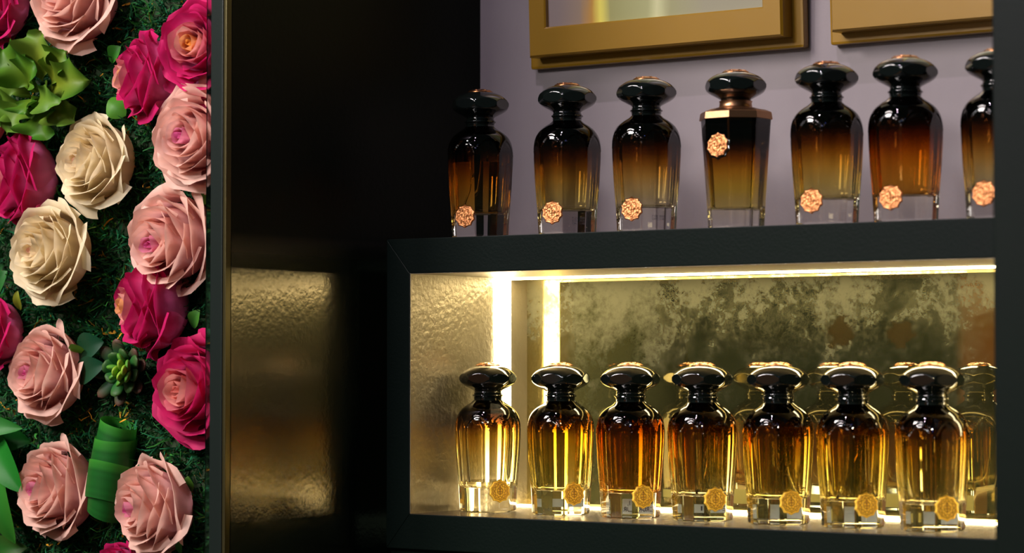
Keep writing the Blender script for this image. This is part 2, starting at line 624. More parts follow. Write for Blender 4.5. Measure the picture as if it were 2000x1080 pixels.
cav_prof = smooth_profile(S([(0.158, 0.060), (0.160, 0.110), (0.166, 0.132), (0.178, 0.146), (0.21, 0.154), (0.30, 0.163), (0.42, 0.173), (0.52, 0.178), (0.58, 0.176), (0.63, 0.164), (0.67, 0.140), (0.70, 0.108), (0.72, 0.075), (0.735, 0.06)]), 5)
cav = interp(cav_prof)


def cav_r(grow=0.0):
    def f(th, z):
        r = cav(z) + grow
        return r * (0.72 + 0.28 * np.minimum(1 / octmod(th) * 0.965, 1.02))
    return f


def bottle_body():
    zs = sorted(set([0, 0.003 * H, 0.006 * H, 0.010 * H, 0.014 * H] + list(np.linspace(0.02, 0.5, 16) * H) + list(np.linspace(0.5, 0.742, 64) * H)))
    V, Fc = lathe(zs, body_r, 160)
    n1 = len(Fc)
    V2, F2 = lathe(list(cav_prof[:, 0]), cav_r(), 64, flip=True, off=len(V))
    return mesh('glass_body', V + V2, Fc + F2, [M['grad'], M['glass_in']], angle=20, midx=[0] * n1 + [1] * len(F2))


def bottle_liquid(level, mat, r=cav_r(0.0022 * H), zs=None):
    zs = cav_prof[:, 0] if zs is None else zs
    lv = level * H
    z = [zs[0] - 0.0018 * H] + [q for q in zs[1:] if q < lv - 1e-5] + [lv]
    V, Fc = lathe(z, r, 64)
    return mesh('perfume', V, Fc, mat, angle=50)


lens = smooth_profile(S([(0.800, 0.0905), (0.808, 0.096), (0.823, 0.123), (0.840, 0.1555), (0.858, 0.1785), (0.879, 0.1924), (0.891, 0.1946), (0.903, 0.1924), (0.924, 0.1785), (0.944, 0.1575), (0.962, 0.126), (0.976, 0.084)]), 7)
lens_r = interp(lens)


def cap_r(th, z):
    return smin(np.full_like(th, lens_r(z)), 0.1785 * H / octmod(th), 0.0015 * H)


def cap_mesh():
    V, Fc = lathe(list(lens[:, 0]), cap_r, 128)
    return mesh('cap', V, Fc, M['black_gloss'], angle=28)


def lathe_mesh(name, pts, mat, n=64, angle=35, oct_=False):
    p = S(pts)
    zs = [q[0] + i * 1e-7 for i, q in enumerate(p)]
    rr = [q[1] for q in p]
    ri = interp(list(zip(zs, rr)))
    f = (lambda th, z: ri(z) * np.cos(PI / 8) / octmod(th)) if oct_ else (lambda th, z: np.full_like(th, ri(z)))
    V, Fc = lathe(zs, f, n)
    return mesh(name, V, Fc, mat, angle=angle)


def relief_disc():
    """Domed copper disc with a raised rosette, top of the cap."""
    n = 72
    rs = np.array([0.084, 0.084, 0.078, 0.074, 0.070, 0.062, 0.054, 0.046, 0.038, 0.030, 0.022, 0.014, 0.006]) * H
    zz = np.array([0.974, 0.979, 0.984, 0.984, 0.988, 0.990, 0.992, 0.993, 0.994, 0.995, 0.9955, 0.996, 0.996]) * H
    V, Fc = [], []
    for i, (r, z) in enumerate(zip(rs, zz)):
        for j in range(n):
            t = 2 * PI * j / n
            dz = 0
            if i >= 4:
                dz = 0.0032 * H * (math.sin(8 * t + i * 0.9) * math.sin(i * 1.25))
            V.append((r * math.cos(t), r * math.sin(t), z + dz))
    k = len(rs)
    for i in range(k - 1):
        for j in range(n):
            Fc.append((i * n + j, i * n + (j + 1) % n, (i + 1) * n + (j + 1) % n, (i + 1) * n + j))
    Fc.append(tuple((k - 1) * n + j for j in range(n)))
    Fc.append(tuple(range(n))[::-1])
    return mesh('cap_disc', V, Fc, M['copper_plain'], angle=40)


def star(nv, R, amp, pts=10, sharp=True):
    out = []
    for j in range(nv):
        t = 2 * PI * j / nv
        w = abs(math.sin(pts * t / 2)) if sharp else 0.5 - 0.5 * math.cos(pts * t)
        out.append((R * (1 + amp - 2 * amp * w) * math.sin(t), R * (1 + amp - 2 * amp * w) * math.cos(t)))
    return out


def band(poly, w, y, h):
    """Raised closed wire following a polygon (x, z) on a plate facing -y."""
    V, Fc = [], []
    n = len(poly)
    for i in range(n):
        p = Vector(poly[i])
        t = (Vector(poly[(i + 1) % n]) - Vector(poly[i - 1]))
        if t.length < 1e-9:
            t = Vector((1, 0))
        t.normalize()
        nn = Vector((-t.y, t.x))
        a, b = p + nn * w, p - nn * w
        V += [(a.x, y, a.y), (p.x, y - h, p.y), (b.x, y, b.y)]
    for i in range(n):
        k = (i + 1) % n
        for j in (0, 1):
            Fc.append((i * 3 + j, i * 3 + j + 1, k * 3 + j + 1, k * 3 + j))
    return V, Fc


def merge(parts):
    V, Fc = [], []
    for v, f in parts:
        o = len(V)
        V += list(v)
        Fc += [tuple(i + o for i in q) for q in f]
    return V, Fc


def open_band(pts, w, y, h):
    V, Fc = [], []
    n = len(pts)
    for i in range(n):
        p = Vector(pts[i])
        t = (Vector(pts[min(i + 1, n - 1)]) - Vector(pts[max(i - 1, 0)])).normalized()
        nn = Vector((-t.y, t.x))
        a, b = p + nn * w, p - nn * w
        V += [(a.x, y, a.y), (p.x, y - h, p.y), (b.x, y, b.y)]
    for i in range(n - 1):
        for j in (0, 1):
            Fc.append((i * 3 + j, i * 3 + j + 1, (i + 1) * 3 + j + 1, (i + 1) * 3 + j))
    return V, Fc


def plate(name, poly, depth, bev, mat, dome_h=0.0):
    """Star-shaped plate: back at y = 0, front towards -y."""
    n = len(poly)
    V, Fc = [], []
    rings = [(1.0, 0.0), (1.0, -depth + bev), (0.93, -depth), (0.86, -depth), (0.6, -depth - dome_h), (0.3, -depth - dome_h)]
    for s, y in rings:
        V += [(x * s, y, z * s) for x, z in poly]
    for i in range(len(rings) - 1):
        for j in range(n):
            Fc.append((i * n + j, i * n + (j + 1) % n, (i + 1) * n + (j + 1) % n, (i + 1) * n + j)[::-1])
    Fc.append(tuple((len(rings) - 1) * n + j for j in range(n))[::-1])
    Fc.append(tuple(range(n)))
    me = mesh(name, V, Fc, mat, angle=30)
    import bmesh
    bm = bmesh.new()
    bm.from_mesh(me)
    bmesh.ops.recalc_face_normals(bm, faces=bm.faces)
    bm.to_mesh(me)
    bm.free()
    return me


MR = 0.0745 * H


def emblem_mesh():
    y = -0.0155 * H
    parts = [band(star(120, MR * 0.80, 0.06), MR * 0.024, y, MR * 0.05),
             band(star(120, MR * 0.66, 0.10, 10, False), MR * 0.02, y, MR * 0.05),
             band(star(120, MR * 0.50, -0.10, 10), MR * 0.02, y, MR * 0.045)]
    m = MR * 0.36
    parts.append(open_band([(0, -m * 1.05), (0, 0), (0, m * 1.1)], m * 0.10, y, m * 0.2))
    for s in (-1, 1):
        parts.append(open_band([(s * m * 0.32 * (i / 4), m * 1.1 - 0.35 * m * (i / 4) ** 2) for i in range(5)], m * 0.07, y, m * 0.16))
        parts.append(open_band([(s * (0.42 * m + 0.34 * m * math.cos(a)), 0.18 * m + 0.42 * m * math.sin(a)) for a in np.linspace(-2.6, 2.8, 16)], m * 0.07, y, m * 0.16))
        parts.append(open_band([(s * (0.75 * m * math.sin(a)), -0.25 * m - 0.55 * m * math.cos(a)) for a in np.linspace(0.1, 1.7, 10)], m * 0.07, y, m * 0.16))
    V, Fc = merge(parts)
    return mesh('emblem', V, Fc, M['dark_lines'])


def text_mesh(name, s, size, mat):
    cu = bpy.data.curves.new(name, 'FONT')
    cu.body = s
    cu.size = size
    cu.align_x = 'CENTER'
    cu.align_y = 'CENTER'
    cu.space_line = 0.95
    tmp = bpy.data.objects.new(name, cu)
    COL.objects.link(tmp)
    dg = bpy.context.evaluated_depsgraph_get()
    me = bpy.data.meshes.new_from_object(tmp.evaluated_get(dg))
    bpy.data.objects.remove(tmp)
    me.materials.clear()
    me.materials.append(mat)
    return me


ME = {
    'glass_body': bottle_body(),
    'collar': lathe_mesh('collar', [(0.735, 0.100), (0.742, 0.100), (0.746, 0.094), (0.756, 0.094), (0.759, 0.0985), (0.763, 0.094), (0.768, 0.097), (0.775, 0.106), (0.780, 0.104), (0.785, 0.093), (0.790, 0.0955), (0.795, 0.0915), (0.8005, 0.0905)], M['black_gloss'], 64, 40),
    'cap': cap_mesh(),
    'cap_disc': relief_disc(),
    'medallion': plate('medallion', star(120, MR, 0.055), 0.0155 * H, 0.003 * H, M['copper']),
    'medallion_gold': plate('medallion', star(120, MR, 0.055), 0.0155 * H, 0.003 * H, M['gold_seal']),
    'emblem': emblem_mesh(),
    'tube': tube_mesh('dip_tube', [(0, 0, 0.73 * H), (0.002 * H, 0, 0.6 * H), (0.010 * H, 0.008 * H, 0.45 * H), (0.03 * H, 0.02 * H, 0.32 * H), (0.07 * H, 0.045 * H, 0.22 * H), (0.105 * H, 0.06 * H, 0.175 * H)], 0.0085 * H, M['tube']),
}
ME['glass_body_dimlit'] = ME['glass_body'].copy()
ME['glass_body_dimlit'].materials[0] = M['grad_dimlit']
# the octagonal bottle's own shapes
apo4 = interp(S([(0, 0.158), (0.006, 0.164), (0.012, 0.166), (0.2, 0.176), (0.68, 0.207)]))
tall_r = lambda th, z: smin(apo4(z) / octmod(th), np.full_like(th, apo4(z) * 1.07), 0.004 * H)
zs4 = list(np.array([0, 0.004, 0.008, 0.012] + list(np.linspace(0.03, 0.68, 22))) * H)
cav4_prof = smooth_profile(S([(0.122, 0.05), (0.124, 0.115), (0.132, 0.136), (0.15, 0.142), (0.3, 0.150), (0.5, 0.165), (0.62, 0.172), (0.655, 0.16), (0.665, 0.10)]), 4)
cav4 = interp(cav4_prof)


def cav4_r(g=0.0):
    return lambda th, z: (cav4(z) + g) / octmod(th) * 0.96


def tall_body():
    V, Fc = lathe(zs4, tall_r, 128)
    n1 = len(Fc)
    V2, F2 = lathe(list(cav4_prof[:, 0]), cav4_r(), 64, flip=True, off=len(V))
    return mesh('glass_body', V + V2, Fc + F2, [M['grad_tall'], M['glass_in']], angle=16, midx=[0] * n1 + [1] * len(F2))


ME4 = {
    'glass_body': tall_body(),
    'shoulder_plate': lathe_mesh('shoulder_plate', [(0.679, 0.2285), (0.681, 0.232), (0.722, 0.2255), (0.728, 0.220), (0.742, 0.185), (0.748, 0.150), (0.757, 0.118), (0.7572, 0.05)], M['bronze'], 64, 20, True),
    'collar': lathe_mesh('collar', [(0.750, 0.105), (0.758, 0.108), (0.764, 0.103), (0.785, 0.1005), (0.797, 0.104), (0.801, 0.098)], M['bronze'], 64, 40),
    'seal_halo': plate('seal_halo', star(120, MR * 1.16, 0.06), 0.008 * H, 0.003 * H, M['black_gloss']),  # black star standing in for the dark reflection around the high seal
}


def make_bottle(label, px, ysurf, zsurf, delta, liquid=None, tall=False, group=None, tube=True, gold=False):
    p = atY(px, 540, ysurf)
    loc = Vector((p.x, ysurf, zsurf + 0.0006))
    to = CAM - loc
    az = math.atan2(to.x, -to.y)              # turn about z that makes local -y face the camera
    rz = az + math.radians(delta)
    t = thing('perfume_bottle', label, 'perfume bottle', loc, (0, 0, rz), group)
    med_dirs = 0.0
    if tall:
        link('glass_body', ME4['glass_body'], t)
        link('shoulder_plate', ME4['shoulder_plate'], t)
        link('collar', ME4['collar'], t)['label'] = 'bronze collar'
        zc, rr = 0.51 * H, apo4(0.51 * H)
        slope = math.atan2(0.031, 0.48)
    else:
        link('glass_body', ME['glass_body' if gold else 'glass_body_dimlit'], t)
        link('collar', ME['collar'], t)
        zc, rr = 0.140 * H, apo(0.140 * H)
        slope = math.atan2(0.012, 0.2)
    if liquid:
        lv, mt = liquid
        if tall:
            me = bottle_liquid(lv, M[mt], cav4_r(0.0022 * H), cav4_prof[:, 0])
        else:
            me = bottle_liquid(lv, M[mt])
        link('perfume', me, t)
    if tube:
        link('dip_tube', ME['tube'], t, rot=(0, 0, random.uniform(0, 6.28)))
    c = link('cap', ME['cap'], t)
    link('cap_disc', ME['cap_disc'], c)['label'] = 'rose gold embossed disc'
    if tall:
        b = link('seal_halo', ME4['seal_halo'], t, (0, -rr + 0.0005, zc), (-slope, 0, 0))
        off = 0.007 * H
    else:
        off = 0.0
    md = link('medallion', ME['medallion'], t, (0, -rr - off + 0.0008, zc), (-slope, 0, 0))
    md['label'] = 'rose gold scalloped seal with engraved monogram'
    if gold:
        md.data = ME['medallion_gold']
        md['label'] = 'yellow gold scalloped seal with engraved monogram'
    link('emblem', ME['emblem'], md)
    return t


def on_facet(t, nm, me, k, z, out, x=0.0, flip=False):
    """Lay a flat piece on facet k of a round-shouldered bottle (text is modelled in x-y)."""
    a = k * PI / 4
    r = apo(z) + out
    o = link(nm, me, t)
    # facet normal n (local), horizontal tangent u
    n = Vector((math.sin(a), -math.cos(a), 0))
    u = Vector((math.cos(a), math.sin(a), 0))
    if flip:
        u, n = u, n
    R = Matrix((u, Vector((0, 0, 1)), n)).transposed().to_4x4()
    R.translation = n * r + u * x + Vector((0, 0, z))
    o.matrix_local = R
    return o


TOPG = 'perfume bottles on the upper shelf'
LOWG = 'perfume bottles in the lit niche'
YT = 0.041
top = [
    ('first bottle from the left on the upper shelf, amber perfume only half full', 938, -33, (0.50, 'liq_half'), False),
    ('second bottle from the left on the upper shelf, black fading to amber, full', 1108, -31, (0.66, 'liq_gold'), False),
    ('third upper-shelf bottle, just left of the one with a bronze shoulder plate', 1263, -30, (0.66, 'liq_pale'), False),
    ('eight-sided straight tapering perfume bottle with bronze shoulder plate and high seal', 1438, -33, (0.60, 'liq_gold'), True),
    ('upper-shelf bottle just right of the one with a bronze shoulder plate', 1616, -30, (0.66, 'liq_gold'), False),
    ('sixth upper-shelf bottle, deep orange perfume, second from the right', 1770, -28, (0.66, 'liq_amber'), False),
    ('rightmost upper-shelf bottle, partly hidden behind the dark dividing post', 1953, -28, (0.66, 'liq_pale'), False)]
tops = []
for lb, px, dl, lq, tall in top:
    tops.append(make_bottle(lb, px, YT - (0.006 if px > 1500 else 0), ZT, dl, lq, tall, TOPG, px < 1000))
for i, s in ((1, 'P 20/ 2024\nE 20/ 2028\nORC 1148'), (2, 'P 02/ 2024\nORC 1148')):
    on_facet(tops[i], 'batch_code', text_mesh('batch_code', s, 0.0023, M['ink']), 1, 0.085 * H, 0.0002, 0.0035)

YL = 0.066
low = [
    ('leftmost niche bottle, nearly empty clear foot, in front of the light strip', 953, 25, (0.20, 'liq_pale')),
    ('second niche bottle from the left, bright strip glowing through its golden body', 1095, 27, (0.66, 'liq_gold')),
    ('third niche bottle, deep orange perfume with its surface line near the shoulder', 1231, 25, (0.625, 'liq_amber')),
    ('middle niche bottle, olive-gold with a dark dip tube showing', 1371, 25, (0.66, 'liq_pale')),
    ('niche bottle third from the right, amber-gold with a visible liquid line', 1519, 24, (0.60, 'liq_gold')),
    ('niche bottle second from the right, yellow-gold perfume', 1664, 25, (0.66, 'liq_gold')),
    ('rightmost niche bottle, pale gold body with a shaded brown seal', 1819, 26, (0.66, 'liq_pale'))]
lows = []
for lb, px, dl, lq in low:
    lows.append(make_bottle(lb, px, YL - 0.014 * (px - 953) / 866, ZN0, dl, lq, False, LOWG, 1300 < px < 1800, True))
for i, s, hh in ((1, None, 0.055), (2, ' AM,\nUKRUR', 0.10), (3, 'E-M', 0.055), (4, None, 0.09), (5, None, 0.10), (6, None, 0.075)):
    z = (0.075 if i != 2 else 0.07) * H
    pm = mesh('sticker', [(-0.075 * H, -hh * H / 2, 0), (0.075 * H, -hh * H / 2, 0), (0.075 * H, hh * H / 2, 0), (-0.075 * H, hh * H / 2, 0)], [(0, 1, 2, 3)], M['sticker'], smooth=False)
    st = on_facet(lows[i], 'sticker', pm, 4 - 1, z, 0.0005)
    if s:
        link('print', text_mesh('print', s, 0.0052, M['ink']), st, (0, 0, -0.0002))

# ------------------------------------------------------------------ picture frames
def picture_frame(label, px0, px1, pyb, seed):
    """px0/px1: plate's front left/right edge at its foot; pyb: its bottom edge at px0."""
    tp, tb = 0.0088, 0.0165               # plate and box thickness
    a = atY(px0, pyb, YW - tp)
    b = atY(px1, pyb, YW - tp)
    x0, x1, z0 = a.x, b.x, a.z
    w, h = x1 - x0, (x1 - x0) * 1.3
    t = thing('picture_frame', label, 'picture frame', ((x0 + x1) / 2, YW - 0.0005, z0), (math.radians(2.2), 0, 0), 'gold picture frames on the plaster wall')
    link('back_plate', box_mesh('back_plate', (-w / 2, -tp, 0), (w / 2, 0, h), M['gold_frame'], 0.0022), t)
    ix, iz = 0.0098, 0.0085
    bw, bh0, bh1 = w / 2 - ix, iz, h - iz
    fw = 0.0215                            # width of the moulding
    yf = -tp - tb
    parts = []
    o = [(-bw, bh0), (bw, bh0), (bw, bh1), (-bw, bh1)]
    i_ = [(-bw + fw * 0.82, bh0 + fw * 1.12), (bw - fw * 0.82, bh0 + fw * 1.12), (bw - fw * 0.82, bh1 - fw), (-bw + fw * 0.82, bh1 - fw)]
    V, Fc = [], []
    for poly, y in ((o, -tp + 0.0004), (o, yf + 0.002), ([(x * (1 - 0.0016 / bw), z + (0.0016 if k < 2 else -0.0016)) for k, (x, z) in enumerate(o)], yf),
                    ([(x + (-0.0012 if k in (0, 3) else 0.0012), z + (-0.0012 if k < 2 else 0.0012)) for k, (x, z) in enumerate(i_)], yf), (i_, yf + 0.0012), (i_, yf + 0.006), (i_, -tp + 0.0004)):
        V += [(x, y, z) for x, z in poly]
    for r in range(6):
        for k in range(4):
            Fc.append((r * 4 + k, r * 4 + (k + 1) % 4, r * 4 + 4 + (k + 1) % 4, r * 4 + 4 + k))
    link('moulding', mesh('moulding', V, Fc, M['gold_frame'], smooth=False), t)
    x0, z0_ = i_[0]
    x1, z1_ = i_[2]
    y = yf + 0.005
    link('picture', mesh('picture', [(x0, y, z0_), (x1, y, z0_), (x1, y, z1_), (x0, y, z1_)], [(0, 1, 2, 3)], art_material('abstract_print', x1 - x0), smooth=False), t)
    return t


picture_frame('ochre-gold picture frame holding a pale yellow abstract print, left of two', 1037, 1571, 136, 3.1)
picture_frame('ochre-gold picture frame cut off by the dark post, right of two', 1622, 2190, 88, 5.3)

# ------------------------------------------------------------------ flower wall
YM = YF + 0.062               # surface of the moss board
b0 = atY(-60, 1140, YM)
b1 = atY(-60, -60, YM)
XM0, XM1 = b0.x - 0.05, XP - TW - 0.0075
ZM0, ZM1 = b0.z - 0.03, b1.z + 0.03
box('wall_moss', (XM0, YM, 0.0), (XM1, YM + 0.03, ZM1), M['moss_board'], kind='structure')


def lerp(a, b, t):
    return tuple(a[i] + (b[i] - a[i]) * t for i in range(3))


def srgb(r, g, b):
    f = lambda c: (c / 255 / 12.92) if c / 255 <= 0.04045 else ((c / 255 + 0.055) / 1.055) ** 2.4
    return (f(r), f(g), f(b))


KINDS = {
    # low part of petal, rim, inner low, inner rim, heart
    'pink': dict(low=srgb(236, 168, 172), rim=srgb(252, 208, 190), ilow=srgb(236, 146, 158), irim=srgb(252, 204, 190), heart=srgb(228, 96, 168)),
    'magenta': dict(low=srgb(234, 130, 185), rim=srgb(216, 36, 112), ilow=srgb(222, 84, 130), irim=srgb(246, 186, 168), heart=srgb(246, 176, 70)),
    'rosy': dict(low=srgb(226, 90, 150), rim=srgb(218, 40, 110), ilow=srgb(215, 60, 110), irim=srgb(245, 180, 165), heart=srgb(235, 140, 130)),
    'cream': dict(low=srgb(240, 216, 172), rim=srgb(254, 240, 202), ilow=srgb(242, 208, 166), irim=srgb(254, 238, 202), heart=srgb(236, 186, 165)),
}
LAYERS = [  # count, top radius, top height, angular width, flare, curl
    (2, 0.085, 0.56, 250, -0.40, 0.00),
    (3, 0.16, 0.60, 190, -0.20, 0.02),
    (3, 0.25, 0.62, 180, -0.12, 0.05),
    (4, 0.36, 0.60, 150, -0.07, 0.07),
    (4, 0.48, 0.54, 145, -0.03, 0.09),
    (5, 0.61, 0.44, 122, 0.00, 0.11),
    (5, 0.74, 0.28, 118, 0.03, 0.13),
    (5, 0.86, 0.08, 116, 0.06, 0.16)]


def make_rose(label, px, py, dia, kind, ax=-0.12, az=0.0, dy=0.0, spin=0.0, seed=1, parts_grp='roses on the moss wall'):
    rd = random.Random(seed)
    y = YM - 0.026 + dy
    p = atY(px - 5, py + 2, y)
    depth = (p - CAM).dot(VIEW)
    R = dia / 2 * depth / F * 1.02
    axis = Vector((ax, -1, az)).normalized()
    q = Vector((0, 0, 1)).rotation_difference(axis)
    t = thing('rose', label, 'rose', p, q.to_euler(), parts_grp)
    K = KINDS[kind]
    nu, nv = 15, 13
    phase = spin
    for li, (cnt, rt, zt, wd, flare, curl) in enumerate(LAYERS):
        f = li / (len(LAYERS) - 1)
        phase += 0.9 + rd.uniform(-0.15, 0.15)
        for k in range(cnt):
            a0 = phase + k * 2 * PI / cnt + rd.uniform(-0.13, 0.13)
            w = math.radians(wd) * rd.uniform(0.92, 1.1)
            rt_ = rt * rd.uniform(0.94, 1.07)
            zt_ = zt + rd.uniform(-0.05, 0.05)
            zb = -0.86 + 0.28 * (1 - f)
            tip = rd.uniform(0.03, 0.09) * (0.4 + f)
            tu = rd.uniform(-0.35, 0.35)
            rolL, rolR = rd.uniform(0.2, 1.0), rd.uniform(0.2, 1.0)
            w1, w2 = rd.uniform(0, 6), rd.uniform(2.2, 3.6)
            V, C, Fc = [], [], []
            for iv in range(nv):
                v = iv / (nv - 1)
                v = 1 - (1 - v) ** 1.25
                for iu in range(nu):
                    u = -1 + 2 * iu / (nu - 1)
                    au = abs(u)
                    top_ = 1 - (0.10 + 0.08 * f) * au ** 2.6 + 0.07 * math.exp(-((u - tu) / 0.22) ** 2) * f
                    vv = v * top_
                    s = min(1.0, vv / 0.62)
                    rho = rt_ * (0.14 + 0.86 * math.sin(s * PI / 2) ** 0.62)
                    if vv > 0.5:
                        rho += rt_ * flare * ((vv - 0.5) / 0.5) ** 1.6
                    rho *= 1 + 0.055 * u * (1 if k % 2 else 1)          # spiral tuck
                    z = zb + (zt_ - zb) * vv
                    # margin rolls back, strongest on the shoulders of the petal
                    rol = rolL if u < 0 else rolR
                    e = max(0.0, (v - 0.72) / 0.28)
                    rr = curl * (0.55 + 0.9 * rol * min(1, au * 1.5) ** 2) * e ** 1.7
                    rho += rr * 1.25
                    z -= rr * 0.9 * e
                    # pointed tip
                    g = math.exp(-((u - tu) / 0.16) ** 2) * e
                    rho += tip * g * 0.8 * (0.25 + rt)
                    # ripples
                    rho += 0.012 * (0.3 + f) * math.sin(w2 * u * 2 + w1) * v ** 2
                    z += 0.015 * (0.2 + f) * math.sin(w2 * u * 1.7 + w1 * 2) * v ** 3
                    # sides hug the bloom near the base
                    ang = a0 + u * w / 2 * (0.30 + 0.70 * math.sin(min(1, vv / 0.55) * PI / 2))
                    V.append((R * rho * math.cos(ang), R * rho * math.sin(ang), R * z))
                    inn = max(0.0, min(1.0, (0.55 - f) / 0.3)) if kind in ('magenta', 'rosy') else max(0.0, min(1.0, (0.6 - f) / 0.5))
                    lowc = lerp(K['low'], K['ilow'], inn)
                    rimc = lerp(K['rim'], K['irim'], inn)
                    c = lerp(lowc, rimc, min(1, max(0, (v - 0.35) / 0.55)) ** 1.0)
                    if li <= 1 and (li == 0 or kind != 'cream'):
                        c = lerp(c, K['heart'], 0.9 if li == 0 else 0.6)
                    j = 0.94 + 0.06 * math.sin(17 * u + w1)
                    C.append(tuple(x * j for x in c))
            for iv in range(nv - 1):
                for iu in range(nu - 1):
                    a = iv * nu + iu
                    Fc.append((a, a + 1, a + nu + 1, a + nu))
            link('petal', mesh('petal', V, Fc, M['petal'], cols=np.array(C)), t)
    return t


R_ = make_rose
GR = 'roses on the moss wall'
R_('magenta rose in the top left corner, mostly cut off', 0, 10, 140, 'magenta', -0.5, 0.1, seed=1)
R_('pale pink rose cut by the top edge, left of the magenta pair', 146, -8, 190, 'pink', -0.05, 0.15, spin=0.5, seed=2)
R_('dark magenta rose turned to its left side, near the top', 282, 150, 168, 'magenta', -0.75, 0.05, spin=0.3, seed=3)
R_('magenta rose with a pale pink heart at the top beside the dark frame edge', 398, 90, 192, 'magenta', 0.15, 0.1, dy=0.002, spin=1.0, seed=4)
R_('pale pink rose by the frame edge, beneath the magenta pair', 386, 266, 198, 'pink', 0.05, 0.0, dy=-0.008, spin=2.0, seed=5)
R_('cream white rose, upper of the two cream ones', 186, 316, 180, 'cream', -0.15, 0.05, spin=1.4, seed=6)
R_('magenta rose turned left at the left edge, above the lower cream rose', 40, 352, 178, 'magenta', -0.7, -0.05, spin=0.8, seed=7)
R_('cream white rose, lower of the two cream ones', 97, 490, 182, 'cream', -0.1, 0.05, dy=-0.010, spin=2.2, seed=8)
R_('largest pale pink rose, by the frame edge in the middle of the height', 334, 472, 204, 'pink', -0.12, -0.1, spin=0.2, seed=9)
R_('magenta rose with an orange heart directly under the largest pink rose', 292, 596, 188, 'magenta', -0.7, 0.0, dy=0.004, spin=1.9, seed=10)
R_('magenta rose half cut by the left edge, under the lower cream rose', -6, 648, 130, 'magenta', -0.6, 0.0, spin=0.4, seed=11)
R_('pale pink rose at left, just left of the dark round leaves', 88, 728, 174, 'pink', -0.15, 0.05, spin=2.9, seed=12)
R_('rosy magenta rose with pale heart against the frame edge, right of the succulent', 386, 758, 206, 'rosy', -0.08, 0.0, dy=0.002, spin=1.1, seed=13)
R_('pale pink rose between the broad leaves and the rolled leaf', 108, 954, 182, 'pink', -0.25, 0.05, spin=0.9, seed=14)
R_('lowest pale pink rose, right of the rolled leaf', 297, 990, 188, 'pink', -0.3, -0.05, spin=2.5, seed=15)
R_('magenta rose of which only a petal tip shows at the bottom edge', 236, 1118, 120, 'magenta', -0.2, 0.0, dy=0.01, spin=0.7, seed=16)
R_('pale pink rose at the left edge, under the frilled green leaves', -38, 232, 120, 'pink', -0.3, 0.0, spin=0.7, seed=17)


def blade(name, base, tip, width, mat, c0, c1, normal, arch=0.2, fold=0.15, ruffle=0.0, nfreq=5.0, seed=0, shape=0.6, parent=None, tooth=0.0):
    """A leaf from base to tip (world points), bowing along `normal`."""
    rd = random.Random(seed)
    base, tip, normal = Vector(base), Vector(tip), Vector(normal).normalized()
    ax = tip - base
    L = ax.length
    side = ax.cross(normal).normalized()
    nu, nv = 13, 17
    V, C, Fc = [], [], []
    ph = rd.uniform(0, 6)
    for iv in range(nv):
        v = iv / (nv - 1)
        wv = width / 2 * max(0.03, math.sin(PI * v ** shape) ** 0.75) if v < 1 else width * 0.01
        for iu in range(nu):
            u = -1 + 2 * iu / (nu - 1)
            p = base + ax * v + normal * (arch * L * math.sin(PI * v * 0.9))
            ww = wv * (1 + tooth * math.sin(v * 40 + ph) * abs(u))
            p = p + side * (u * ww) + normal * (fold * wv * abs(u) ** 1.5)
            p = p + normal * (ruffle * width * math.sin(nfreq * v * 2 * PI + ph + (2.0 if u > 0 else 0)) * abs(u) ** 1.5) + side * (0.4 * ruffle * width * math.cos(nfreq * v * 2 * PI + ph) * u)
            V.append(p)
            t = v * 0.6 + 0.4 * abs(u)
            C.append(lerp(c0, c1, t))
    for iv in range(nv - 1):
        for iu in range(nu - 1):
            a = iv * nu + iu
            Fc.append((a, a + 1, a + nu + 1, a + nu))
    me = mesh(name, V, Fc, mat, cols=np.array(C))
    o = link(name, me, parent)
    if parent is not None:
        o.matrix_parent_inverse = Matrix.Translation(parent.location).inverted()
    return o


def P(px, py, d=0.0):
    return atY(px, py, YM - 0.008 - d)


FR = Vector((0.25, -1, 0.1))
# frilled green leaf cluster, upper left
c = P(85, 180, 0.0)
fr = thing('frilled_leaf_cluster', 'light green cluster of frilled leaves at upper left', 'leaves', c)
fl = [((85, 160), (85, 62), 0.034, 0.022), ((75, 180), (5, 95), 0.036, 0.026), ((60, 185), (-15, 150), 0.03, 0.02), ((95, 180), (182, 158), 0.036, 0.018),
      ((60, 200), (15, 265), 0.036, 0.024), ((85, 200), (95, 275), 0.034, 0.02), ((105, 195), (150, 240), 0.03, 0.016), ((60, 175), (70, 120), 0.034, 0.034),
      ((50, 205), (-20, 225), 0.032, 0.026), ((100, 170), (135, 100), 0.028, 0.018), ((75, 190), (120, 205), 0.026, 0.034), ((70, 190), (50, 225), 0.024, 0.036)]
for i, (a, b, w, d) in enumerate(fl):
    g0 = srgb(96, 122, 22) if i % 3 else srgb(126, 132, 30)
    g1 = srgb(52, 116, 30) if i % 2 else srgb(92, 140, 52)
    blade('leaf', P(a[0], a[1], d * 0.4), P(b[0], b[1], d), w, M['leaf'], g0, g1, FR, 0.2, 0.6, 0.21, 2.4, seed=i, shape=1.25, parent=fr)

# succulent
c = P(238, 722, 0.0)
su = thing('succulent', 'small green succulent rosette left of the rosy magenta rose', 'succulent', c)


